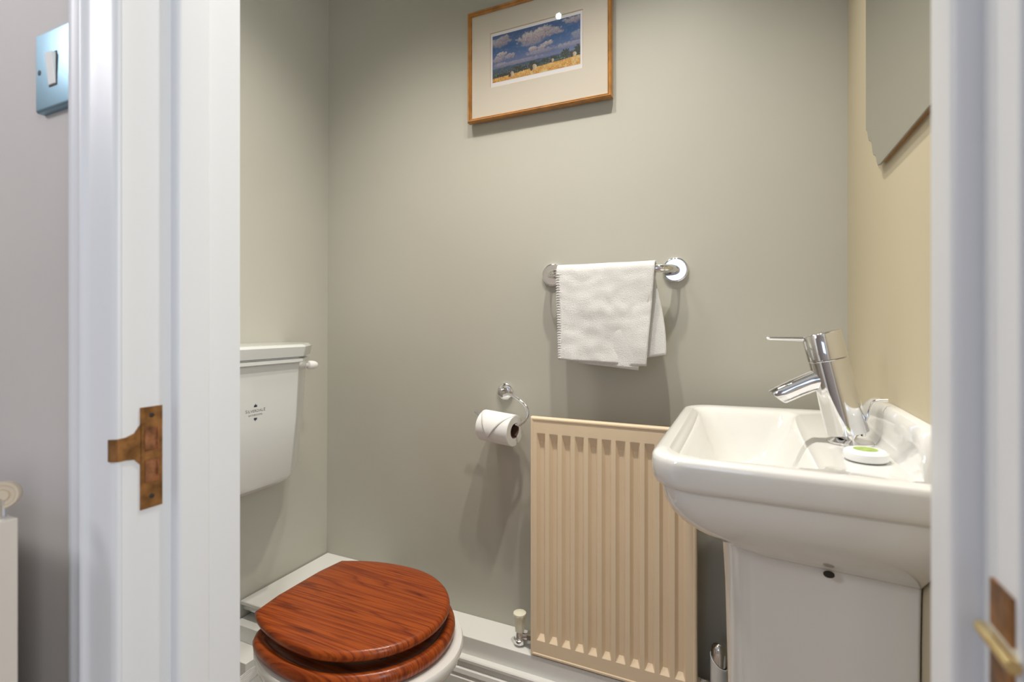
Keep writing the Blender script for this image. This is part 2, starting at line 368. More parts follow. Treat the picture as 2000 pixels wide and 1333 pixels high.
# ---------------- cistern on the left wall
YCS = .872
cis = thing('toilet_cistern', (XL, YCS, -.44), 'white low-level toilet cistern with blue-black printed maker mark on left wall', 'cistern')
def cplan(xf, cham_x, hw_f, hw_c, xb=XL-.0, hw_b=None):
    hb = hw_b or hw_c+.01
    return rpoly([(xb, YCS-hb), (xf-cham_x, YCS-hw_c), (xf, YCS-hw_f), (xf, YCS+hw_f), (xf-cham_x, YCS+hw_c), (xb, YCS+hb)], [.002, .022, .012, .012, .022, .002], 5)
rings = []
for z, xf, hf, hc in ((-.104, -1.100, .136, .236), (-.25, -1.103, .130, .228), (-.405, -1.110, .118, .214), (-.416, -1.115, .112, .208), (-.425, -1.128, .100, .196), (-.438, -1.155, .080, .170), (-.442, -1.165, .07, .16)):
    rings.append([(x, y, z) for x, y in cplan(xf, .078, hf, hc)])
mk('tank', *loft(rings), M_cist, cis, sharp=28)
rings = []
for z, xf, hf, hc in ((-.106, -1.096, .134, .223), (-.1045, -1.089, .137, .227), (-.103, -1.087, .138, .228), (-.0955, -1.087, .138, .228), (-.0945, -1.089, .137, .227), (-.0935, -1.097, .133, .222), (-.0905, -1.097, .133, .222),
                      (-.0895, -1.088, .138, .227), (-.0885, -1.085, .139, .229), (-.063, -1.080, .141, .231), (-.059, -1.082, .140, .222), (-.0568, -1.087, .137, .228), (-.056, -1.094, .133, .224)):
    rings.append([(x, y, z) for x, y in cplan(xf, .070, hf, hc)])
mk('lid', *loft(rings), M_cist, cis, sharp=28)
mk('flush_lever', *lathe([(.006, -.03), (.006, 0), (.0115, .003), (.0130, .009), (.0128, .016), (.0113, .024), (.0083, .030), (.0040, .0335), (.0001, .0345)], place((-1.180, 1.112, -.1235), (.25, 1, -.06)), 26), M_whitep, cis)
# printed mark
def text_mesh(s, size, sx=1.0):
    cu = bpy.data.curves.new('t', 'FONT'); cu.body = s; cu.size = size; cu.align_x = 'CENTER'; cu.extrude = 0; cu.resolution_u = 3
    o = bpy.data.objects.new('t', cu); C.objects.link(o)
    dg = bpy.context.evaluated_depsgraph_get(); me = bpy.data.meshes.new_from_object(o.evaluated_get(dg))
    V = [(v.co.x*sx, v.co.y) for v in me.vertices]; F = [tuple(p.vertices) for p in me.polygons]
    bpy.data.objects.remove(o); bpy.data.curves.remove(cu); bpy.data.meshes.remove(me); return V, F
xm = -1.1022
def onface(V, F, cy, cz):    # u runs along +Y on the front face (which looks along +X)
    return [(-1.100-(-.104-(cz+v))/.146*.003+.00018, cy+u, cz+v) for u, v in V], F
my, mz = .8755, -.2200
def petals(cy, cz, up):
    V, F = [], []
    for a, l in ((-68, .0062), (-34, .0074), (0, .0090), (34, .0074), (68, .0062)):
        a = math.radians(a); d = (math.sin(a), math.cos(a)*up); p = (-d[1], d[0]); n = len(V)
        for t, ww in ((0, .0), (.35, .0013), (.65, .0013), (1, 0)):
            V.append((d[0]*l*t+p[0]*ww, d[1]*l*t+p[1]*ww)); V.append((d[0]*l*t-p[0]*ww, d[1]*l*t-p[1]*ww))
        F += [(n+2*i, n+2*i+1, n+2*i+3, n+2*i+2) for i in range(3)]
    return onface(V, F, cy, cz)
big = text_mesh('S', .0115, 1.0); bigE = text_mesh('E', .0115, .9); mid = text_mesh('ILVERDAL', .0092, 1.10)
b1 = onface([(u-.0255, v) for u, v in big[0]], big[1], my, mz); b2 = onface([(u+.0258, v) for u, v in bigE[0]], bigE[1], my, mz); b3 = onface(*mid, my, mz)
mk('printed_name', *joinm(b1, b2, b3), M_inkg, cis)
t2 = text_mesh('BATHROOMS', .0062, 1.05); mk('printed_subtitle', *onface(*t2, my, mz-.0092), M_inkg, cis)
mk('printed_flower', *petals(my, mz+.0125, 1), M_ink, cis)
mk('printed_flower', *petals(my, mz-.0145, -1), M_ink, cis)

# spare roll standing on the cistern lid, a sliver of it shows beside the door lining
rl = thing('toilet_roll', (-1.185, .828, -.056), 'pale toilet roll standing upright on the cistern lid, half hidden by door frame', 'toilet roll')
mk('paper', *loft([[(-1.185+r*math.cos(2*PI*k/40), .828+r*math.sin(2*PI*k/40), z) for k in range(40)] for r, z in ((.021, .044), (.052, .044), (.054, .042), (.054, -.054), (.052, -.056), (.021, -.056))], False, False, loop=True), M_paper, rl)
mk('core', *loft([[(-1.185+r*math.cos(2*PI*k/30), .828+r*math.sin(2*PI*k/30), z) for k in range(30)] for r, z in ((.0195, .0435), (.021, .0435), (.021, -.0555), (.0195, -.0555))], False, False, loop=True), M_core, rl)

# ---------------- radiator on the back wall
rx0, rx1, rz0, rz1, ryf = -.4975, -.0965, -.8435, -.238, 1.192
rad = thing('radiator', ((rx0+rx1)/2, YB, rz0), 'cream ribbed panel radiator on the back wall between toilet roll and basin', 'radiator')
cx = [-.4690+.0336*i for i in range(11)]
def fx(x):
    if x < cx[0]-.0168 or x > cx[-1]+.0168: return 0
    d = min(abs(x-c) for c in cx); t = (d-.0052)/.0063; return .0105*(1-max(0, min(1, t)))
ztop, zbot = rz1-.040, rz0+.040
def fz(z):
    if z > ztop or z < zbot: return 0
    return min(.0105, (ztop-z)/.024*.0105, (z-zbot)/.013*.0105)
xs = sorted(set([rx0, rx0+.001, rx0+.003, rx0+.006, rx0+.008, rx0+.010, rx1, rx1-.001, rx1-.003, rx1-.006, rx1-.008, rx1-.010]+[round(c+s*o, 5) for c in cx for s in (-1, 1) for o in (0, .003, .005, .006, .0075, .009, .0105, .0115, .0140, .0165)]))
zs = sorted(set([rz0, rz0+.001, rz0+.003, rz0+.006, rz0+.008, rz0+.010, rz1, rz1-.001, rz1-.003, rz1-.006, rz1-.008, rz1-.010]+[zbot-.001+.0007*i for i in range(24)]+[ztop+.001-.0011*i for i in range(26)]+[lerp(zbot+.02, ztop-.026, i/6) for i in range(7)]))
def fr(x, z):
    e = min(x-rx0, rx1-x, z-rz0, rz1-z)
    if e <= .0005: return .004
    if e <= .0015: return .0012
    if e <= .0065: return 0
    return .0018
V = [(x, ryf+fr(x, z)+min(fx(x), fz(z)), z) for z in zs for x in xs]; nx = len(xs)
F = [(j*nx+i, j*nx+i+1, (j+1)*nx+i+1, (j+1)*nx+i) for j in range(len(zs)-1) for i in range(nx-1)]
# back of the panel
n0 = len(V); V += [(rx0, ryf+.016, rz0), (rx1, ryf+.016, rz0), (rx1, ryf+.016, rz1), (rx0, ryf+.016, rz1)]
F += [(n0, n0+3, n0+2, n0+1)]
def strip(idx, a, b): return [(idx[i], idx[i+1], b if i >= len(idx)//2 else a) for i in range(len(idx)-1)]
bot = list(range(nx)); top = [(len(zs)-1)*nx+i for i in range(nx)]; lef = [j*nx for j in range(len(zs))]; rig = [j*nx+nx-1 for j in range(len(zs))]
F += [tuple(bot)+(n0+1, n0), tuple(top)+(n0+2, n0+3), tuple(lef)+(n0+3, n0), tuple(rig)+(n0+2, n0+1)]
mk('panel', V, F, M_rad, rad, sharp=24)
fins = []
for i in range(11):
    fins.append(box(cx[i]-.009, cx[i]+.009, ryf+.0165, ryf+.048, rz0+.06, rz1-.06))
mk('rear_fins', *joinm(*fins), M_rad, rad)
for bx in (rx0+.06, rx1-.09): mk('wall_bracket', *box(bx, bx+.03, ryf+.048, YB, rz0+.1, rz1-.09), M_rad, rad)
mk('inlet_boss', *joinm(tube([(rx0-.004, 1.222, rz0+.028), (rx0+.03, 1.222, rz0+.028)], .011, 16), box(rx0+.012, rx0+.04, 1.207, 1.232, rz0+.012, rz0+.05)), M_rad, rad)
mk('inlet_boss', *joinm(tube([(rx1+.004, 1.222, rz0+.028), (rx1-.03, 1.222, rz0+.028)], .011, 16), box(rx1-.04, rx1-.012, 1.207, 1.232, rz0+.012, rz0+.05)), M_rad, rad)

vx, vy = -.5395, 1.222
va = thing('radiator_valve', (vx, vy, zb), 'small radiator valve with cream knob standing on boxing left of radiator', 'valve')
prof = [(.0115, 0), (.0128, .012), (.0125, .020), (.0145, .034), (.0165, .040), (.0175, .044), (.0168, .048), (.010, .0505), (.0001, .051)]
kn = []
for r, z in prof:
    kn.append([(vx+r*(1+(.05*math.cos(8*a) if .011 < r < .0166 else 0))*math.cos(a), vy+r*(1+(.05*math.cos(8*a) if .011 < r < .0166 else 0))*math.sin(a), zb+.037+z) for a in [2*PI*k/48 for k in range(48)]])
mk('knob', *loft(kn), M_cream, va)
mk('valve_body', *joinm(lathe([(.006, 0), (.006, .006), (.0150, .007), (.0160, .010), (.0160, .017), (.0125, .019), (.0110, .022), (.0110, .037)], Matrix.Translation((vx, vy, zb)), 20), tube([(vx, vy, zb+.022), (rx0-.012, vy, zb+.030)], .0075, 14)), M_chrome, va)
mk('union_nut', *tube([(rx0-.018, vy, zb+.031), (rx0-.005, vy, zb+.032)], .0125, 6), M_chrome, va, sharp=20)

wx, wy = -.0530, 1.215
vb = thing('radiator_valve', (wx, wy, zb), 'thermostatic valve with chrome dome and white collar right of radiator beside pedestal', 'valve')
dome = [(.0145, 0), (.0155, .006), (.0160, .030), (.0150, .040), (.0115, .047), (.006, .0505), (.0001, .0515)]
mk('dome', *lathe(dome, Matrix.Translation((wx, wy, zb+.086)), 28), M_chrome, vb)
cr = []
for r, z, tl in ((.0150, .035, 0), (.0172, .035, 0), (.0180, .040, 0), (.0180, .070, 0), (.0182, .098, 1), (.0168, .099, 1), (.0162, .075, 0)):
    cr.append([(wx+r*math.cos(a), wy+r*math.sin(a), zb+z+tl*(.013*math.cos(a-2.75))) for a in [2*PI*k/40 for k in range(40)]])
mk('collar', *loft(cr, True, False), M_whitep, vb)
mk('valve_body', *joinm(lathe([(.007, 0), (.013, .002), (.013, .012), (.010, .014), (.010, .022), (.0155, .024), (.0155, .034), (.012, .036)], Matrix.Translation((wx, wy, zb)), 24), tube([(wx, wy, zb+.024), (rx1+.014, wy, zb+.030)], .0075, 14)), M_chrome, vb)
mk('union_nut', *tube([(rx1+.022, wy+.003, zb+.031), (rx1+.005, wy+.006, zb+.032)], .0125, 6), M_chrome, vb, sharp=20)

# ---------------- toilet roll holder with roll
hx, hz = -.6125, -.192
hd = thing('toilet_roll_holder', (hx, YB, hz), 'chrome hook toilet roll holder with round rose on back wall', 'toilet roll holder')
back = place((hx, YB, hz), (0, -1, 0))
mk('rose', *lathe([(.0235, 0), (.0242, .003), (.0235, .007), (.020, .0105), (.013, .0125), (.011, .020), (.0115, .030), (.0085, .0345), (.0001, .0355)], back, 40), M_chrome, hd)
rc = Vector((-.6035, 1.230, -.2825)); ax = Vector((math.cos(math.radians(9)), -math.sin(math.radians(9)), -.05)).normalized()
e1 = rc+ax*.052; off = Vector((0, 0, .0155))
wp = [(hx, 1.262, hz-.006), (hx+.030, 1.252, hz-.002), tuple(Vector((-.550, 1.240, -.204))), (-.5235, 1.230, -.222), (-.519, 1.224, -.245), tuple(e1+ax*.012+off+Vector((.006, 0, .006))), tuple(e1+off), tuple(rc+off), tuple(rc-ax*.052+off), tuple(rc-ax*.064+off+Vector((0, 0, .005))), tuple(rc-ax*.080+off+Vector((0, -.006, .020)))]
mk('hook', *tube(smooth_path(wp, 8), .0040, 12), M_chrome, hd)
tr = thing('toilet_roll', tuple(rc), 'white toilet roll with folded point hanging on the chrome wall hook', 'toilet roll')
Mr = place(tuple(rc), tuple(ax))
def tring(r, z, n=56, e=0): return [tuple(Mr @ Vector((r*math.cos(2*PI*k/n), r*math.sin(2*PI*k/n), z))) for k in range(n)]
mk('paper', *loft([tring(r, z) for r, z in ((.0205, .0505), (.030, .051), (.040, .051), (.0412, .0495), (.0414, .02), (.0414, -.02), (.0412, -.0495), (.040, -.051), (.0205, -.051))], False, False, loop=True), M_paper, tr)
mk('core', *loft([tring(r, z) for r, z in ((.0190, .050), (.0205, .050), (.0205, -.0505), (.0190, -.0505))], False, False, loop=True), M_core, tr)
# folded triangular end lying on the front of the roll: u along the axis, angle around it
ex = Vector((1, 0, 0)); zl_ = (Mr.to_3x3().inverted() @ Vector((0, 0, 1))); a_up = math.atan2(zl_.y, zl_.x)
fr_ = (Mr.to_3x3().inverted() @ Vector((0, -1, 0))); a_fr = math.atan2(fr_.y, fr_.x); dsg = 1 if ((a_fr-a_up+PI) % (2*PI)-PI) > 0 else -1
gr = []; NN = 18
for i in range(NN+1):
    t = i/NN; ang = a_up+dsg*math.radians(lerp(-25, 118, t))
    f = max(0, (t-.30)/.70); u0 = lerp(-.0505, -.010, f); u1 = lerp(.0502, -.0085, f)
    gr.append([tuple(Mr @ Vector(((.0422+.0030*f)*math.cos(ang), (.0422+.0030*f)*math.sin(ang), lerp(u0, u1, k/8)))) for k in range(9)])
o = mk('folded_sheet', *loft(gr, False, False, closed=False), M_paper, tr)
sm = o.modifiers.new('t', 'SOLIDIFY'); sm.thickness = .0008

# ---------------- towel bar with towel
bz = .130; bl, br, byc = -.4697, -.1540, 1.232
tb = thing('towel_rail', ((bl+br)/2, YB, bz), 'short chrome towel bar with two round wall roses above the radiator', 'towel rail')
for xx in (bl, br):
    mk('rose', *lathe([(.0305, 0), (.0308, .003), (.0302, .0065), (.0290, .0082), (.0275, .0088), (.0265, .0090), (.0255, .0090), (.0001, .0090)], place((xx, YB, bz), (0, -1, 0)), 48), M_chrome, tb)
p = [(bl, YB-.008, bz), (bl, YB-.022, bz), (bl+.006, YB-.040, bz), (bl+.020, byc+.005, bz), (bl+.042, byc, bz), ((bl+br)/2, byc, bz), (br-.042, byc, bz), (br-.020, byc+.005, bz), (br-.006, YB-.040, bz), (br, YB-.022, bz), (br, YB-.008, bz)]
sp = smooth_path(p, 8)
mk('bar', *tube(sp, .0098, 20), M_chrome, tb)

tw = thing('hand_towel', (-.31, byc, bz), 'folded white terry hand towel draped over the chrome wall bar', 'towel')
def sheet(xl0, xr0, xl1, xr1, zend_l, zend_r, yoff, zb_end, NX=46, NU=60, seed=0, rr=.0125, hem=False, amp=.0040, front_only=False):
    rows = []
    for i in range(NU+1):
        t = i/NU
        row = []
        for j in range(NX+1):
            s = j/NX; ze = lerp(zend_l, zend_r, s)
            L1 = (bz-ze); L2 = PI*rr; L3 = bz-zb_end; tot = L1+L2+(0 if front_only else L3); d = t*tot
            if d < L1: z = ze+d; y = byc-rr-yoff; q = 1-d/L1
            elif d < L1+L2:
                a = (d-L1)/L2*PI; z = bz+(rr+yoff)*math.sin(a); y = byc-(rr+yoff)*math.cos(a); q = 0
            else: z = bz-(d-L1-L2); y = byc+rr+yoff; q = (d-L1-L2)/L3
            x0 = lerp(xl0, xl1, q); x1 = lerp(xr0, xr1, q); x = lerp(x0, x1, s)
            nn = noise.noise(Vector((x*14, z*10, seed)))*amp*2.2*(.15+q)+noise.noise(Vector((x*45, z*45, seed+5)))*amp*.5
            row.append((x, y+nn*(1 if y < byc else .5), z+noise.noise(Vector((x*18, seed, 3)))*.0012*(1 if q else .6)))
        rows.append(row)
    return loft(rows, False, False, closed=False)
s1 = sheet(-.4345, -.192, -.428, -.211, -.0925, -.101, .0045, .02, seed=1)
s2 = sheet(-.430, -.196, -.392, -.230, -.098, -.111, .0005, -.060, seed=2)
o = mk('front_fold', *s1, M_terry, tw, sharp=80); m_ = o.modifiers.new('t', 'SOLIDIFY'); m_.thickness = .0042; m_.offset = 0
o = mk('middle_fold', *s2, M_terry, tw, sharp=80); m_ = o.modifiers.new('t', 'SOLIDIFY'); m_.thickness = .003; m_.offset = 0
rows = []
for i in range(31):
    t = i/30; row = []
    for j in range(21):
        s = j/20; z = lerp(bz+.002, lerp(-.10, -.074, s), t); x0 = lerp(-.33, -.32, t); x1 = -.198+.030*math.sin(min(1, t*1.05)*PI/2)**1.3
        row.append((lerp(x0, x1, s), byc+.014+.004*math.sin(s*3+t*2)-.012*t, z))
    rows.append(row)
o = mk('back_fold', *loft(rows, False, False, closed=False), M_terry, tw, sharp=80); m_ = o.modifiers.new('t', 'SOLIDIFY'); m_.thickness = .004; m_.offset = 0
# stitched hem down the left edge
st = []
for k in range(34):
    z = bz-.006-k*.0064; q = (bz-z)/(bz+.0925); x = lerp(-.4345, -.428, q)
    st.append(tube([(x-.0015, byc-.0185, z), (x+.0035, byc-.0205, z+.0006), (x+.008, byc-.0195, z)], .0012, 6))
mk('hem_stitches', *joinm(*st), M_terry, tw)

# ---------------- framed picture
px0, px1, pz0, pz1, pyf = -.7230, -.3058, .574, .8878, 1.264
pic = thing('framed_picture', ((px0+px1)/2, YB, pz0), 'gold framed landscape print with clouds and hay bales on back wall', 'picture')
def fring(x0, x1, z0, z1, y): return [(x0, y, z0), (x1, y, z0), (x1, y, z1), (x0, y, z1)]
secs = [(0, pyf+.018), (0, pyf+.004), (.0012, pyf+.0015), (.003, pyf), (.0055, pyf+.0008), (.0068, pyf+.003), (.008, pyf+.0022), (.0095, pyf+.003), (.0105, pyf+.0055), (.0115, pyf+.007), (.0115, pyf+.016), (.0115, pyf+.018)]
mk('frame', *loft([fring(px0+d, px1-d, pz0+d, pz1-d, y) for d, y in secs], False, False, loop=True), M_gold, pic, sharp=25)
ix0, ix1, iz0, iz1 = px0+.0116, px1-.0116, pz0+.0116, pz1-.0116
qx0, qx1, qz0, qz1 = -.6535, -.3825, .664, .8175
ym = pyf+.0085
mk('mount_board', *loft([fring(ix0, ix1, iz0, iz1, ym), fring(qx0, qx1, qz0, qz1, ym)], False, False), M_matb, pic)
mk('mount_bevel', *loft([fring(qx0, qx1, qz0, qz1, ym), fring(qx0+.0018, qx1-.0018, qz0+.0018, qz1-.0018, ym+.0018)], False, False), M_bevel, pic)
mk('backing_board', *box(px0+.009, px1-.009, pyf+.0125, pyf+.016, pz0+.009, pz1-.009), M_matb, pic)
mk('hanging_hook', *box(-.52, -.50, pyf+.016, YB, pz1-.06, pz1-.04), M_brass, pic)
mk('print_paper', *box(qx0-.002, qx1+.002, ym+.002, ym+.003, qz0-.002, qz1+.002), M_print, pic)
# the landscape itself, painted per vertex
GX, GZ = 330, 168
lx0, lx1, lz0, lz1 = -.6465, -.390, .677, .8075
def fb(x, y, s=0, o=4):
    return noise.fractal(Vector((x, y, s)), 1.0, 2.0, o)
clouds = [(.50, .79, .20, .13, 1), (.60, .86, .12, .09, .9), (.70, .80, .10, .07, .8), (.76, .76, .06, .04, .8), (.47, .66, .13, .06, .6), (.48, .53, .055, .05, 1.15), (.58, .52, .05, .04, .9), (.66, .58, .05, .05, 1.1), (.62, .56, .07, .04, .9), (.55, .45, .16, .05, .55),
          (.09, .83, .13, .10, .75), (.14, .90, .07, .07, .8), (.12, .57, .055, .055, 1.15), (.07, .48, .08, .07, .7), (.20, .50, .07, .06, .75), (.10, .36, .08, .04, .6), (.93, .93, .10, .07, .8), (.84, .95, .04, .03, .6), (.90, .45, .22, .05, .5), (.36, .80, .05, .04, .35), (.98, .60, .08, .10, .45), (.33, .34, .30, .04, .38)]
bales = [(.055+.18, .105, .024, .055), (.495, .145, .030, .065), (.965-.03, .225, .024, .05), (.70, .20, .016, .04)]
def mixc(a, b, t): t = max(0, min(1, t)); return tuple(a[i]+(b[i]-a[i])*t for i in range(3))
def paint(u, v):
    n1 = fb(u*9, v*5, 1); n2 = fb(u*30, v*16, 7); n3 = fb(u*75, v*38, 11, 2)
    field = .085+.10*u+.012*n1
    hor = .285+.02*u+.006*n1
    if v < field:
        c = mixc((.80, .45, .08), (.90, .62, .20), .5+n2*1.2)
        c = mixc(c, (.62, .22, .08), (n3*1.5-.1+.4*(1-v/field)) if n3 > 0 else 0)
        c = mixc(c, (.95, .80, .45), max(0, n1*1.3-.15))
    elif v < hor:
        d = (v-field)/(hor-field)
        c = mixc((.035, .06, .045), (.06, .12, .24), d*1.1)
        c = mixc(c, (.45, .33, .28), max(0, n3*2.2-.35)*(1.1-d))
        c = mixc(c, (.62, .62, .62), max(0, fb(u*60, v*90, 3, 2)*2.4-.9)*(1-d))
        c = mixc(c, (.10, .20, .12), max(0, n2*1.3))
    else:
        h = (v-hor)/(1-hor)
        c = mixc((.17, .24, .46), (.030, .16, .40), h*1.6)
        c = mixc(c, (.015, .09, .30), max(0, h-.6)*1.4+n1*.3)
        c = mixc(c, (.28, .27, .43), max(0, .32-h)*1.6+max(0, n2*.6))
        best = 0; sh = 0
        for cx_, cy_, rx_, ry_, w_ in clouds:
            dx = (u-cx_)/rx_; dy = (v-cy_)/ry_; dd = dx*dx+dy*dy+n2*.9+n3*.35
            if dd < 1.2:
                a = min(1, (1.2-dd)/.6)*w_
                if a > best: best = a; sh = dy-.25*dx
        cc = mixc((.36, .30, .38), (.74, .70, .70), .5+sh*.45+n3*.5)
        cc = mixc(cc, (.62, .42, .40), max(0, n2))
        c = mixc(c, cc, best)
    # dark trees
    for tx, ty, trx, tr_ in ((.84, .285, .048, .085), (.99, .31, .055, .10), (.30, .205, .045, .06), (.36, .17, .05, .045), (.47, .215, .035, .075), (.53, .20, .03, .05), (.62, .235, .05, .04), (.72, .24, .05, .04), (.12, .125, .09, .035), (.91, .255, .04, .03)):
        dd = ((u-tx)/trx)**2+((v-ty)/tr_)**2+n3*1.0
        if dd < .9: c = mixc((.025, .035, .03), (.07, .10, .07), n3+.4)
    for bx_, by_, brx, bry in bales:
        dd = ((u-bx_)/brx)**2+((v-by_)/bry)**2
        if dd < .9+n3*.3: c = mixc((.80, .68, .50), (.52, .36, .26), .5+(u-bx_)/brx*-.7)
        ds = ((u-bx_+brx*1.1)/(brx*.6))**2+((v-by_+bry*.2)/(bry*.9))**2
        if ds < .8: c = (.07, .05, .04)
    return c
V = []; cols = []
for j in range(GZ+1):
    for i in range(GX+1):
        u, v = i/GX, j/GZ; V.append((lerp(lx0, lx1, u), ym+.0018, lerp(lz0, lz1, v))); cols += [*[max(0, min(1, q))**1.15*.66 for q in paint(u, v)], 1.0]
F = [(j*(GX+1)+i, j*(GX+1)+i+1, (j+1)*(GX+1)+i+1, (j+1)*(GX+1)+i) for j in range(GZ) for i in range(GX)]
me = bpy.data.meshes.new('landscape_print'); me.from_pydata([(a, b, c+HC) for a, b, c in V], [], F)
ca = me.color_attributes.new('paint', 'FLOAT_COLOR', 'POINT'); ca.data.foreach_set('color', cols)
me.materials.append(vcol_mat()); o = bpy.data.objects.new('landscape_print', me); C.objects.link(o)
o.parent = pic; o.matrix_parent_inverse = Matrix.Translation(pic.location).inverted()
mk('glass_pane', [(ix0, pyf+.0072, iz0), (ix1, pyf+.0072, iz0), (ix1, pyf+.0072, iz1), (ix0, pyf+.0072, iz1)], [(0, 1, 2, 3)], M_pane, pic)

# ---------------- mirror on the right wall (outline in Y,z)
mi = thing('wall_mirror', (XR, .80, .243), 'frameless mirror with notched corner and brown wooden edge on right wall', 'mirror')
ycorner = [(1.0285, .326), (1.019, .322), (1.0145, .312), (1.010, .304), (.996, .298), (.985, .290), (.981, .279), (.978, .271), (.966, .266), (.957, .260), (.954, .252), (.948, .2455), (.935, .2425)]
mo = ycorner+[(1.6-.12-y-.0, z) for y, z in reversed(ycorner)]
mo = mo
y_lo = min(y for y, z in mo)
mo += [(y_lo, .86), (1.0285, .86)]
mo = [(y*1.030, z*1.030) for y, z in mo]
def mring(x, d):
    pl = inset(mo, d); return [(x, y, z) for y, z in pl]
def area2(p): return sum(p[i-1][0]*p[i][1]-p[i][0]*p[i-1][1] for i in range(len(p)))
sg = 1 if area2(mo) > 0 else -1
mk('backing_board', *loft([mring(XR, sg*.003), mring(.1935, sg*.003)]), M_mwood, mi)
mk('glass_edge', *loft([mring(.1934, -sg*.0014), mring(.1919, -sg*.0014), mring(.1917, sg*.001)], False, False), mat('dark_mirror_edge', (.16, .14, .09), .3), mi, sharp=20)
mk('mirror_glass', *loft([mring(.1935, 0), mring(.1915, 0), mring(.1903, sg*.0035)]), M_mirror, mi, sharp=10)

# ---------------- basin and pedestal
bas = thing('wash_basin', (XR, .958, ZF), 'white ceramic pedestal wash basin on the right wall', 'basin')
RIM = [(.198, .688), (.198, 1.238), (-.1225, 1.203), (-.1225, .700)]
def ring(corners, rad_, z, seg=10): return [(x, y, z) for x, y in rpoly(corners, rad_, seg)]
def off4(c, d, db=0):
    return [(c[0][0]-db, c[0][1]+d), (c[1][0]-db, c[1][1]-d), (c[2][0]+d, c[2][1]-d), (c[3][0]+d, c[3][1]+d)]
def mix4(a, b, t, tx=None):
    tx = t if tx is None else tx
    return [(lerp(p[0], q[0], tx), lerp(p[1], q[1], t)) for p, q in zip(a, b)]
BOT = [(.198, .776), (.198, 1.105), (-.034, 1.085), (-.034, .800)]
zr = -.180; rg = []
inner = [(.090, .742), (.090, 1.172), (-.090, 1.160), (-.090, .728)]
for z, d, rd in ((-.300, .082, .05), (-.296, .066, .06), (-.285, .050, .06), (-.262, .034, .055), (-.230, .020, .05), (-.200, .008, .042), (-.189, .002, .036), (-.184, -.004, .036), (-.1815, -.009, .04)):
    rg.append(ring(off4(inner, d, d), [rd*.7, rd*.7, rd, rd], z))
for z, d in ((-.180, .022), (-.1795, .0105), (-.1802, .0065), (-.1818, .0033), (-.1845, .0012), (-.190, .0005), (-.200, 0), (-.214, .0015), (-.221, .0045), (-.2235, .0075), (-.2245, .0115)):
    rg.append(ring(off4(RIM, d), [.004, .004, .055, .055], z))
R2 = off4(RIM, .012)
for z, t in (((z_+.228)*.86-.228, t_) for z_, t_ in ((-.228, .0), (-.240, .02), (-.255, .06), (-.272, .14), (-.290, .27), (-.306, .44), (-.320, .63), (-.332, .82), (-.340, .94), (-.344, 1.0))):
    rg.append(ring(mix4(R2, BOT, t, min(1, t*1.02)), [.004, .004, lerp(.055, .075, t), lerp(.055, .075, t)], z))
basin_o = mk('basin', *loft(rg), M_ceramic, bas, sharp=40)
# raised back ledge
us = []
for y, h in ((.711, .001), (.715, .018), (.722, .038), (.732, .051), (.745, .058), (.90, .058), (1.00, .057), (1.03, .050), (1.07, .034), (1.13, .014), (1.20, .003)):
    prof = [(.1995, -.190), (.170, -.190), (.170, -.1805), (.1755, -.1785), (.180, -.171), (.1825, -.16), (.183, -.148), (.1832, -.136), (.1845, -.128), (.1880, -.1225), (.1925, -.121), (.1995, -.121)]
    us.append([(x, y, z if z <= -.1785 else -.1785+(z+.1785)/.0575*h) for x, z in prof])
mk('back_ledge', *loft(us), M_ceramic, bas, sharp=35)
pr = []
for z, e in ((-.315, -.004), (-.345, .0), (-.40, .003), (-.60, .008), (-.90, .004), (-1.0, -.006), (ZF, -.012)):
    c = [(.1985, .780+e), (.1985, 1.10-e), (-.032+e, 1.082-e), (-.032+e, .803+e)]
    pr.append(ring(c, [.004, .004, .07, .07], z))
mk('pedestal', *loft(pr), M_ceramic, bas, sharp=40)
mk('fixing_hole', *lathe([(.0065, 0), (.0065, .002), (.0001, .002)], place((.100, .7800, -.3300), (0, -1, -.1)), 20, .7), M_dark, bas)
mk('waste', *lathe([(.022, 0), (.022, .002), (.017, .003), (.015, .001), (.0001, .001)], Matrix.Translation((0, .95, -.2995)), 28), M_chrome, bas)

# ---------------- mixer tap
tx_, ty_ = .144, .908
tap = thing('mixer_tap', (tx_, ty_, -.180), 'chrome single lever mixer tap leaning over the white basin', 'tap')
axv = Vector((-.0385, 0, .166)).normalized()
def axp(d): return Vector((tx_, ty_, -.1805))+axv*d
# circle rings kept perpendicular to the axis; the foot is level with the basin
def bring(d, r, level=False):
    c = axp(d)
    if level: return [(c.x+r*1.04*math.cos(2*PI*k/48), c.y+r*math.sin(2*PI*k/48), -.1805) for k in range(48)]
    e1_ = Vector((0, 1, 0)); e2_ = axv.cross(e1_); return [tuple(c+e2_*r*-math.cos(2*PI*k/48)*-1+e1_*r*math.sin(2*PI*k/48)) for k in range(48)]
body = [bring(0, .0292, True)]+[[(x, y, z+.0030) for x, y, z in bring(0, .0290, True)]]+[bring(d, r) for d, r in ((.016, .0283), (.03, .0278), (.06, .0272), (.10, .0268), (.1275, .0266), (.1285, .0255))]
mk('body', *loft(body), M_chrome, tap, sharp=40)
mk('handle_cap', *loft([bring(d, r) for d, r in ((.1292, .0262), (.1300, .0272), (.1688, .0272), (.1702, .0262), (.1708, .024))]), M_chrome, tap, sharp=40)
# lever paddle
lz = -.0245
lp = []
for x, hw, t in ((.090, .011, .0042), (.078, .0108, .0040), (.055, .0102, .0036), (.036, .0100, .0033), (.0312, .0090, .0028), (.0298, .006, .0018)):
    lp.append([(x, ty_+hw*math.cos(a), lz+(x-.09)*-.012+t*math.sin(a)) for a in [2*PI*k/20 for k in range(20)]])
mk('lever', *loft(lp), M_chrome, tap)
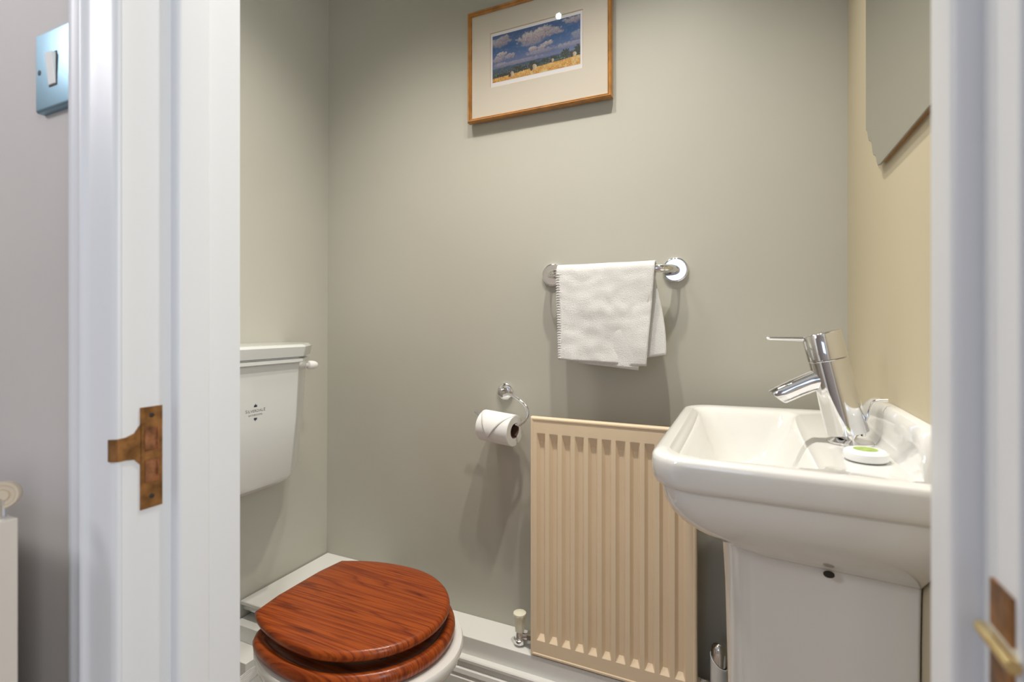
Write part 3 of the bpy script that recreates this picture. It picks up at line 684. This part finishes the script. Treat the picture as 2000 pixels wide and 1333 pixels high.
# spout: oval section, cut at the tip, flaring where it leaves the body
sd = Vector((-.062, 0, -.036)).normalized(); su = Vector((0, 1, 0)).cross(sd)*-1
if su.z < 0: su = -su
so = Vector((.112, ty_, -.0775)); spr = []
for k_, (d, rv, rh, dz) in enumerate(((-.002, .024, .0225, -.010), (.008, .0205, .0205, -.006), (.016, .0178, .0188, -.003), (.026, .0160, .0172, -.001), (.045, .0157, .0172, 0), (.062, .0155, .0170, 0), (.0750, .0152, .0168, 0), (.0775, .0140, .0155, 0))):
    c = so+sd*d+su*dz
    skew = .42*max(0, (d-.030)/.0475)
    spr.append([tuple(c+su*rv*math.sin(2*PI*k/40)+Vector((0, 1, 0))*rh*math.cos(2*PI*k/40)+sd*(rv*math.sin(2*PI*k/40)*skew)) for k in range(40)])
mk('spout', *loft(spr), M_chrome, tap, sharp=50)
ec = so+sd*.0772
mk('aerator', *lathe([(.0115, 0), (.0115, .003), (.0001, .003)], place(tuple(ec-sd*.0075), tuple((sd-su*.75).normalized())), 24), M_dark, tap)
rod = smooth_path([(.1585, .898, -.160), (.1605, .898, -.150), (.1665, .8985, -.128), (.1705, .899, -.1165), (.1765, .900, -.1135), (.1895, .902, -.1125)], 6)
mk('waste_rod', *tube(rod, .0019, 10), M_chrome, tap)
mk('waste_rod_knob', *lathe([(.0001, 0), (.003, .001), (.0032, .008), (.0001, .009)], place((.1585, .898, -.168), (.1, 0, 1)), 14), M_chrome, tap)

# ---------------- wrapped soap
sx_, sy_ = .1440, .800
sp_ = thing('soap', (sx_, sy_, -.180), 'round white wrapped soap with green sticker on the basin beside the tap', 'soap')
mk('wrapped_bar', *lathe([(.0225, 0), (.0250, .002), (.0256, .0065), (.0250, .0105), (.0222, .0130), (.015, .0138), (.0001, .0138)], Matrix.Translation((sx_, sy_, -.1795)), 44), M_soap, sp_)
mk('green_sticker', *lathe([(.0138, 0), (.0138, .0005), (.0001, .0005)], Matrix.Translation((sx_, sy_, -.1658)), 36), M_green, sp_)

# ---------------- clutter behind the toilet, on the left
pp = thing('supply_pipe', (-1.20, .982, -.80), 'chrome supply pipe with cream clip under the white boxing behind the toilet', 'pipe')
mk('pipe', *tube([(-1.276, .982, -.797), (-1.19, .982, -.797), (-1.06, .982, -.797)], .0075, 12), M_chrome, pp)
mk('pipe_clip', *box(-1.150, -1.130, .968, .998, -.812, -.784), M_cream, pp, bevel=.002)
hs = thing('flexible_hose', (-1.16, .90, ZF), 'looped white flexible hoses lying behind the toilet pan', 'hose')
for k in range(6):
    q = k*.006
    mk('hose', *tube(smooth_path([(-1.200+q*1.3, .775, ZF+.006), (-1.165+q*1.3, .785-q*.3, -.955), (-1.115+q*1.1, .805-q*.2, -.872), (-1.065+q*.8, .826, -.822-q*.1), (-1.030+q*.2, .843, -.799-q*.3)], 7), .0027, 8), M_rub, hs)

# ================================================================ DOORWAY FITTINGS
# strike plate on the left rebate; lip bends round the edge on to the architrave
spl = thing('strike_plate', (XJL, .325, -.19), 'worn brown brass latch strike plate on the left door jamb', 'strike plate')
xp = XJL+.0016
def prect(y0, y1, z0, z1): return [(y0, z0), (y1, z0), (y1, z1), (y0, z1)]
def frame_with_holes():
    # plate as strips round two openings
    y0, y1 = .3155, .3370; h0, h1 = .3195, .3330
    zs_ = [-.1935, -.1660, -.1430, -.1335, -.1090, -.0875]
    B = [box(XJL, xp, y0, y1, zs_[0], zs_[1]), box(XJL, xp, y0, y1, zs_[2], zs_[3]), box(XJL, xp, y0, y1, zs_[4], zs_[5])]
    for a, b in ((zs_[1], zs_[2]), (zs_[3], zs_[4])):
        B += [box(XJL, xp, y0, h0, a, b), box(XJL, xp, h1, y1, a, b)]
    return joinm(*B)
mk('plate', *frame_with_holes(), M_brass, spl)
for a, b in ((-.1660, -.1430), (-.1335, -.1090)):
    # recessed cup in each opening, open toward the doorway
    ci = [box(XJL, XJL+.0004, .3195, .3330, a, b), box(XJL+.0004, XJL+.0022, .3195, .3203, a, b), box(XJL+.0004, XJL+.0024, .3195, .3330, a, a+.0008), box(XJL+.0004, XJL+.0020, .3320, .3330, a, b)]
    mk('bolt_recess', *joinm(*ci), M_redbr, spl)
lipp = [[(XJL+.0003, .3160, -.104), (XJL+.0016, .3160, -.104), (XJL+.0016, .3160, -.147), (XJL+.0003, .3160, -.147)],
        [(XJL+.0003, .3095, -.113), (XJL+.0016, .3095, -.113), (XJL+.0016, .3095, -.1395), (XJL+.0003, .3095, -.1395)],
        [(XJL+.0003, .3020, -.1155), (XJL+.0018, .3015, -.1155), (XJL+.0018, .3015, -.1385), (XJL+.0003, .3020, -.1385)],
        [(XJL+.0000, .2955, -.116), (XJL+.0012, .2945, -.116), (XJL+.0012, .2945, -.1385), (XJL+.0000, .2955, -.1385)],
        [(XJL-.0060, .2935, -.1165), (XJL-.0060, .2922, -.1165), (XJL-.0060, .2922, -.139), (XJL-.0060, .2935, -.139)],
        [(XJL-.0110, .2932, -.117), (XJL-.0110, .2920, -.117), (XJL-.0110, .2920, -.139), (XJL-.0110, .2932, -.139)]]
mk('lip', *loft(lipp), M_brass, spl, sharp=40)
for z in (-.0965, -.1815):
    mk('screw', *lathe([(.0024, 0), (.0024, .0006), (.0001, .0012)], place((XJL+.0015, .3262, z), (1, 0, 0)), 14), M_dark, spl)

# hinge on the right rebate, far out of focus
hg = thing('door_hinge', (XJR, .32, -.2), 'blurred brown and brass hinge on the right door jamb', 'hinge')
xr_ = XJR
mk('upper_leaf', *box(xr_-.0018, xr_, .311, .334, -.1515, -.128), M_brass, hg, bevel=.0005)
mk('lower_leaf', *box(xr_-.0018, xr_, .311, .334, -.205, -.1625), M_brass, hg, bevel=.0005)
mk('knuckle_bar', *tube([(xr_-.003, .3045, -.157), (xr_-.003, .340, -.157)], .0032, 12), M_bright, hg)

# light switch on the hall wall
zsw = .285; swx0, swx1 = -.7395, -.655
sw = thing('light_switch', ((swx0+swx1)/2, YH, zsw), 'bluish metal light switch plate with white rocker on hall wall', 'light switch')
mk('plate', *loft([fring(swx0+.010-.0+.003-d*0+d, swx1+.012-d, zsw-.048+d, zsw+.039-d, y) for d, y in ((0, YH), (0, .2965), (.0015, .2945), (.003, .2940))]), M_steel, sw, sharp=20)
mk('rocker_surround', *box(-.6955, -.6795, .2934, .2942, .2600, .2970), M_dark, sw)
rk = [(-.6945, .2940, .2615), (-.6945, .2925, .2615), (-.6945, .2890, .2950), (-.6945, .2940, .2955)]
mk('rocker', *loft([rk, [(-.6810, y, z) for _, y, z in rk]]), M_whitep, sw, bevel=.0008)
mk('screw', *lathe([(.0030, 0), (.0030, .0004), (.0001, .0006)], place((-.7165, .2940, .2800), (0, -1, 0)), 14), M_dark, sw)

# radiator end in the hall
hr = thing('radiator', (-.90, YH, -.8), 'beige radiator end with round knob on top, at the hall wall', 'radiator')
mk('end_panel', *box(-.640, -.636, .165, .245, -.86, -.187), M_radh, hr, bevel=.0015)
mk('front_panel', *box(-1.60, -.6402, .165, .177, -.86, -.187), M_radh, hr, bevel=.002)
mk('rear_panel', *box(-1.60, -.6402, .233, .245, -.86, -.187), M_radh, hr, bevel=.002)
mk('top_grille', *box(-1.60, -.6402, .1775, .2325, -.198, -.1905), M_radh, hr)
mk('knob_stem', *tube([(-.652, .236, -.189), (-.652, .236, -.168)], .006, 14), M_chrome, hr)
mk('knob', *lathe([(.0001, -.012), (.011, -.012), (.0125, -.010), (.0130, -.003), (.0122, .000), (.0100, .000), (.0092, -.0015), (.0060, -.0015), (.0050, .001), (.0001, .001)], place((-.6475, .2370, -.1655), (.8, -.6, .1)), 36), M_cream2, hr)
